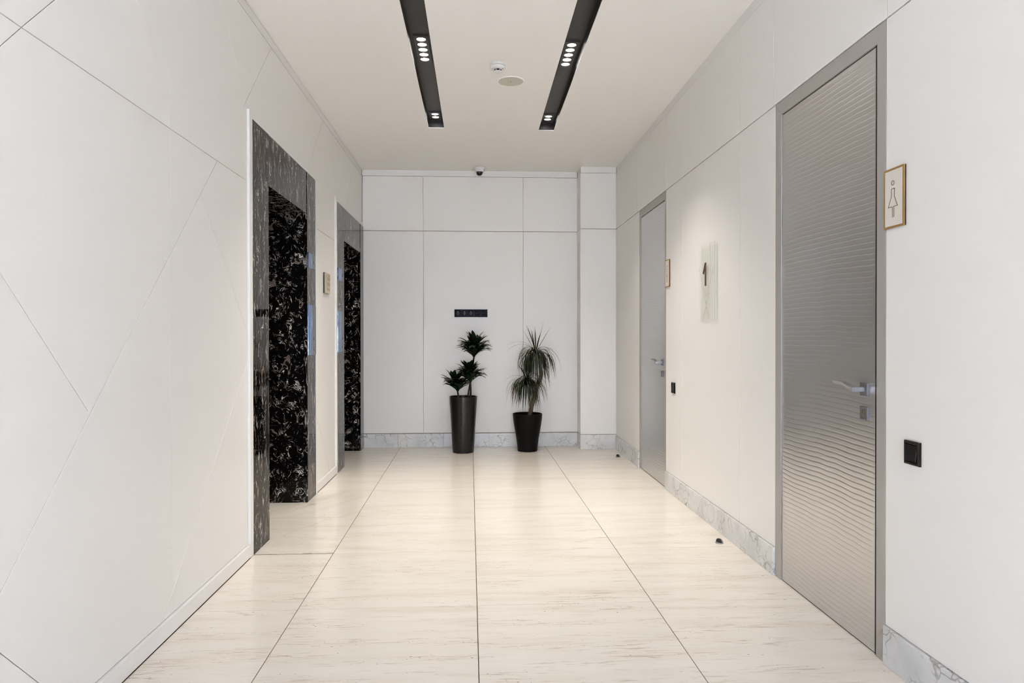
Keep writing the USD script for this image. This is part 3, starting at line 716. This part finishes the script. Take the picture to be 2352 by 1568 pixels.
# ------------------------------------------------------------------ signs
def restroom_sign(y0, y1, z0, z1, label, woman):
    t = thing('restroom_sign', label, 'sign', (XR, (y0 + y1) / 2, z0), 'restroom signs by the doors')
    yc = (y0 + y1) / 2
    def mp(a, b, d): return -d, a - yc, b - z0
    obj('spacer', prism(sbox(y0 + 0.001, z0 + 0.001, y1 - 0.001, z1 - 0.001), 0, 0.0058, 0, mp), M['black_matt'], t, label='black edge of the sign')
    e = 0.0075
    obj('gilt_border', prism(sbox(y0, z0, y1, z1).difference(sbox(y0 + e, z0 + e, y1 - e, z1 - e)), 0.006, 0.0102, 0.0006, mp), M['gold'], t)
    obj('face', prism(sbox(y0 + e, z0 + e, y1 - e, z1 - e), 0.006, 0.0094, 0, mp), M['sign_face'], t)
    # reading direction on the right wall: +x of the sign is towards -y
    w, h = y1 - y0, z1 - z0
    def Q(u, v): return (y1 - u * w, z0 + v * h)
    parts = []
    if woman:
        head = [Q(0.455 + 0.068 * math.cos(k * PI / 12), 0.752 + 0.036 * math.sin(k * PI / 12)) for k in range(25)]
        body = [Q(*q) for q in ((0.385, 0.655), (0.545, 0.655), (0.535, 0.525), (0.69, 0.355), (0.505, 0.355))]
        left = [Q(*q) for q in ((0.385, 0.655), (0.385, 0.525), (0.225, 0.355), (0.43, 0.355))]
        parts = [head, [Q(0.505, 0.175), *body[::-1][0:]], [*left, Q(0.43, 0.175)]]
    else:
        head = [Q(0.47 + 0.068 * math.cos(k * PI / 12), 0.752 + 0.036 * math.sin(k * PI / 12)) for k in range(25)]
        parts = [head, [Q(*q) for q in ((0.43, 0.175), (0.43, 0.40), (0.32, 0.40), (0.32, 0.655), (0.62, 0.655), (0.62, 0.40), (0.51, 0.40), (0.51, 0.175))]]
    obj('pictogram', stroke(parts, 0.0024, 0.0094, 0.0102, mp), M['icon'], t, label='thin line drawing of a ' + ('woman in a dress' if woman else 'standing figure'))
restroom_sign(2.4235, 2.5455, 1.6590, 1.8815, 'gilt-edged restroom sign with a woman in a dress, by the near door', True)
restroom_sign(5.4740, 5.5930, 1.6620, 1.8850, 'small gilt-edged restroom sign beside the far restroom door', False)

# floor number sign
ya, yb, za, zb_ = 4.375, 4.715, 1.372, 1.880
t = thing('floor_number_sign', 'tall frosted glass wall sign with a dark figure 1, between the doors', 'sign', (XR, (ya + yb) / 2, za))
yc = (ya + yb) / 2
def mpn(a, b, d): return -d, a - yc, b - za
obj('glass_plate', prism(sbox(ya, za, yb, zb_), 0.010, 0.015, 0.001, mpn), M['frost'], t)
for yy in (ya + 0.03, yb - 0.03):
    for zz in (za + 0.04, zb_ - 0.04):
        obj('standoff', bx(-0.010, 0, yy - yc - 0.005, yy - yc + 0.005, zz - za - 0.005, zz - za + 0.005), M['frost'], t)
w, h = yb - ya, zb_ - za
def Q(u, v): return (yb - u * w, zb_ - v * h)
obj('numeral', prism(unary_union([Polygon([Q(0.395, 0.245), Q(0.455, 0.245), Q(0.455, 0.555), Q(0.395, 0.555)]), Polygon([Q(0.395, 0.245), Q(0.455, 0.245), Q(0.435, 0.285), Q(0.315, 0.395), Q(0.268, 0.375)])]), 0.015, 0.019, 0.0006, mpn), M['bronze'], t, label='dark bronze figure 1')
et = [[Q(0.20, 0), Q(0.20, 0.55), Q(0.445, 0.78), Q(0.70, 0.54), Q(0.70, 0)], [Q(0, 0.29), Q(0.445, 0.70), Q(0.95, 0.29)], [Q(0.26, 0.645), Q(0.26, 0.66), Q(0.66, 0.96)], [Q(0.66, 0.645), Q(0.66, 0.66), Q(0.26, 0.96)],
      [Q(0.28, 1.0), Q(0.445, 0.84), Q(0.62, 1.0)], [Q(0.94, 0), Q(0.94, 1)]]
obj('etched_lines', stroke(et, 0.0030, 0.015, 0.0153, mpn), M['etch'], t, label='fine etched geometric lines')

# plaque between the lifts
t = thing('information_plaque', 'small beige information plaque with lines of text between the lifts', 'plaque', (XP, 5.97, 1.63))
y0, y1, z0, z1 = 5.885, 6.090, 1.630, 1.806
def mpq(a, b, d): return d, a - 5.97, b - 1.63
obj('spacer', prism(sbox(y0 + 0.001, z0 + 0.001, y1 - 0.001, z1 - 0.001), 0, 0.012, 0, mpq), M['black_matt'], t)
obj('face', prism(sbox(y0, z0, y1, z1), 0.0125, 0.0165, 0.0008, mpq), M['plaque_face'], t)
rng = random.Random(4)
rows = []
for k, (u0, v) in enumerate([(0.45, 0.90), (0.62, 0.845), (0.40, 0.775), (0.42, 0.72), (0.40, 0.665), (0.44, 0.53), (0.36, 0.465), (0.40, 0.41), (0.36, 0.25), (0.34, 0.19)]):
    u = u0
    while u < 0.9:
        wd = rng.uniform(0.06, 0.14)
        rows.append([(y0 + u * (y1 - y0), z0 + v * (z1 - z0)), (y0 + min(u + wd, 0.93) * (y1 - y0), z0 + v * (z1 - z0))])
        u += wd + 0.025
rows.append([(y0 + 0.17 * (y1 - y0), z0 + 0.90 * (z1 - z0)), (y0 + 0.26 * (y1 - y0), z0 + 0.84 * (z1 - z0)), (y0 + 0.17 * (y1 - y0), z0 + 0.76 * (z1 - z0))])
obj('text_lines', stroke(rows, 0.0042, 0.0165, 0.0167, mpq), M['ink'], t, label='rows of small dark lettering too small to read')

# ------------------------------------------------------------------ door stops
def door_stop(x, y, label):
    t = thing('door_stop', label, 'door stop', (x, y, 0), 'half-dome door stops on the floor', rotz=-2.72)
    obj('base', lathe([(0, 0), (0.024, 0), (0.024, 0.004), (0.021, 0.006), (0, 0.006)], 28), M['steel'], t, smooth=35)
    dm = trimesh.creation.icosphere(3, 0.0225)
    dm.apply_scale([1, 1, 1.28])
    dm = trimesh.intersections.slice_mesh_plane(dm, [-1, 0, 0], [0.0035, 0, 0], cap=False)
    dm = trimesh.intersections.slice_mesh_plane(dm, [0, 0, 1], [0, 0, 0.005], cap=False)
    obj('half_dome', dm, M['steel'], t, smooth=True)
    ang = np.linspace(0, PI, 17)
    prof = Polygon([(0.0217 * math.cos(g), 0.006 + 0.0225 * math.sin(g)) for g in ang])
    obj('rubber_pad', prism(prof, 0.001, 0.0075, 0.001, lambda a, b, d: (d, a, b)), M['black_matt'], t)
door_stop(1.473, 4.098, 'metal half-dome door stop on the floor near the near door')
door_stop(1.476, 7.110, 'metal half-dome door stop on the floor by the corner column')

# ------------------------------------------------------------------ potted plants
def leaf_blade(path, width, side, fold=0.25, shape='lance'):
    p = np.asarray(path, float); n = len(p)
    t = np.gradient(p, axis=0); t /= np.linalg.norm(t, axis=1)[:, None]
    V, F = [], []
    for i in range(n):
        u = i / (n - 1)
        if shape == 'lance':
            wd = width * max(0.03, 0.28 * (1 - u), math.sin(PI * u ** 1.25) ** 0.85)
        else:
            wd = width * max(0.05, (0.85 + 0.15 * math.sin(PI * u)) * (1 if u < 0.45 else 1 - ((u - 0.45) / 0.55) ** 1.5))
        s = side - t[i] * np.dot(side, t[i]); s /= np.linalg.norm(s) + 1e-9
        nrm = np.cross(s, t[i])
        V += [p[i] - s * wd / 2 + nrm * fold * wd / 2, p[i], p[i] + s * wd / 2 + nrm * fold * wd / 2]
    for i in range(n - 1):
        a = i * 3
        F += [(a, a + 1, a + 4), (a, a + 4, a + 3), (a + 1, a + 2, a + 5), (a + 1, a + 5, a + 4)]
    return TM(V, F)

def arc_leaf(base, az, elev, length, droop, width, fold, shape, n=8, curl=0.0, turn=1.0):
    """a blade that leaves at elevation elev and bends down by droop radians along its length"""
    p = [np.array(base, float)]
    ds = length / (n - 1)
    for i in range(n - 1):
        u = (i + 0.5) / (n - 1)
        e = elev - droop * (u ** 2.0 if shape == 'lance' else min(1.0, u / turn) ** 0.75)
        a = az + curl * u
        p.append(p[-1] + ds * np.array([math.cos(a) * math.cos(e), math.sin(a) * math.cos(e), math.sin(e)]))
    side = np.array([-math.sin(az), math.cos(az), 0.0])
    return leaf_blade(p, width, side, fold, shape)

# tall pot with broad-leaved dracaena
c = (-0.148, 7.515, 0.0)
t = thing('potted_dracaena', 'leafy green plant with three crowns in a tall tapered anthracite pot', 'potted plant', c)
ht = 0.610
obj('pot', lathe([(0, 0), (0.112, 0), (0.116, 0.005), (0.1335, 0.30), (0.1520, ht - 0.012), (0.1535, ht - 0.004), (0.1520, ht), (0.1440, ht), (0.1430, ht - 0.045), (0, ht - 0.045)], 64), M['pot_grey'], t, smooth=35)
obj('soil', lathe([(0, ht - 0.05), (0.142, ht - 0.05), (0.142, ht - 0.042), (0.08, ht - 0.030), (0, ht - 0.027)], 40), M['soil'], t, smooth=True)
rng = random.Random(11)
crowns = [  # stem foot, stem top (crown base), crown height, leaf length, count, lean (relative to the pot)
    ((0.045, 0.00), (0.117, -0.005, 1.035), 0.130, 0.230, 84, (0.10, 0.0)),
    ((0.078, 0.02), (0.080, -0.030, 0.765), 0.120, 0.205, 74, (-0.12, -0.05)),
    ((-0.055, -0.01), (-0.060, -0.020, 0.665), 0.115, 0.200, 74, (-0.25, 0.0))]
for (fx, fy), top, ch, ll, n, lean in crowns:
    foot = np.array([fx, fy, ht - 0.04]); tp = np.array(top)
    ends = tp + np.array([lean[0] * ch, lean[1] * ch, ch])
    obj('stem', tube([foot, foot * 0.5 + tp * 0.5 + np.array([0.004, 0, 0]), tp, tp * 0.3 + ends * 0.7], [0.0105, 0.0095, 0.0090, 0.005], 9), M['stem'], t, smooth=40)
    for k in range(n):
        u = (k + 0.5) / n
        az = k * 2.39996 + rng.uniform(-0.3, 0.3)
        base = tp * (1 - u) + ends * u + 0.006 * np.array([math.cos(az), math.sin(az), 0])
        if u < 0.28:
            elev, droop, length = math.radians(rng.uniform(42, 60)), math.radians(rng.uniform(40, 95)), ll * rng.uniform(0.75, 1.05)
        elif u < 0.80:
            elev, droop, length = math.radians(rng.uniform(28, 58)), math.radians(rng.uniform(40, 105)), ll * rng.uniform(0.80, 1.10)
        else:
            elev, droop, length = math.radians(rng.uniform(55, 80)), math.radians(rng.uniform(25, 70)), ll * rng.uniform(0.66, 0.88)
        lf = arc_leaf(base, az, elev, length, droop, rng.uniform(0.041, 0.053), 0.28, 'lance', 9, rng.uniform(-0.5, 0.5))
        obj('leaf', lf, M['leaf_broad'], t, smooth=True)

# short pot with narrow-leaved dragon tree
c = (0.560, 7.565, 0.0)
t = thing('potted_dragon_tree', 'drooping narrow-leaved dragon tree in a short black rounded pot', 'potted plant', c)
ht = 0.412
prof = [(0, 0), (0.104, 0), (0.110, 0.005), (0.114, 0.06), (0.124, 0.14), (0.139, 0.22), (0.152, 0.30), (0.160, 0.36), (0.1635, ht - 0.004), (0.1620, ht), (0.1545, ht), (0.1530, ht - 0.05), (0, ht - 0.05)]
obj('pot', lathe(prof, 64), M['pot_black'], t, smooth=35)
obj('soil', lathe([(0, ht - 0.055), (0.152, ht - 0.055), (0.152, ht - 0.048), (0.08, ht - 0.036), (0, ht - 0.034)], 40), M['soil'], t, smooth=True)
trunk = [(0.020, -0.02, ht - 0.05), (0.045, -0.02, 0.50), (0.082, -0.02, 0.63), (0.118, -0.02, 0.745), (0.145, -0.025, 0.815), (0.154, -0.02, 0.850), (0.142, -0.018, 0.93), (0.108, -0.012, 1.03), (0.088, -0.01, 1.095)]
obj('trunk', tube(trunk, [0.0245, 0.024, 0.0225, 0.021, 0.0225, 0.020, 0.015, 0.013, 0.008], 12), M['bark'], t, smooth=50)
branch = [(0.070, -0.02, 0.60), (0.045, -0.035, 0.67), (0.005, -0.04, 0.735), (-0.012, -0.04, 0.785)]
obj('branch', tube(branch, [0.015, 0.014, 0.012, 0.008], 10), M['bark'], t, smooth=50)
rng = random.Random(5)
# (crown centre, leaves, lowest base, highest base, length)
for cen, n, zlo, zhi, ll in (((0.090, -0.01), 125, 1.000, 1.105, 0.50), ((-0.008, -0.04), 112, 0.710, 0.790, 0.46)):
    for k in range(n):
        u = (k + 0.5) / n
        az = k * 2.39996 + rng.uniform(-0.35, 0.35)
        base = (cen[0] + 0.011 * math.cos(az), cen[1] + 0.011 * math.sin(az), zlo + (zhi - zlo) * u)
        turn = rng.uniform(0.28, 0.78)
        if u > 0.945:
            elev, droop, length, turn = math.radians(rng.uniform(58, 82)), math.radians(rng.uniform(0, 22)), ll * rng.uniform(0.50, 0.70), 1.0
        elif u > 0.86:
            elev, droop, length, turn = math.radians(rng.uniform(48, 72)), math.radians(rng.uniform(95, 130)), ll * rng.uniform(0.60, 0.82), rng.uniform(0.7, 1.0)
        else:
            elev = math.radians(rng.uniform(52, 82)); droop = elev + math.radians(rng.uniform(76, 89)); length = ll * rng.uniform(0.62, 0.98)
        if 7.565 + base[1] + length * 0.55 * math.sin(az) > 7.80 and math.sin(az) > 0:
            turn = min(turn, 0.3); length *= 0.85
        obj('leaf', arc_leaf(base, az, elev, length, droop, rng.uniform(0.0115, 0.0150), 0.22, 'blade', 14, rng.uniform(-0.25, 0.25), turn), M['leaf_narrow'], t, smooth=True)
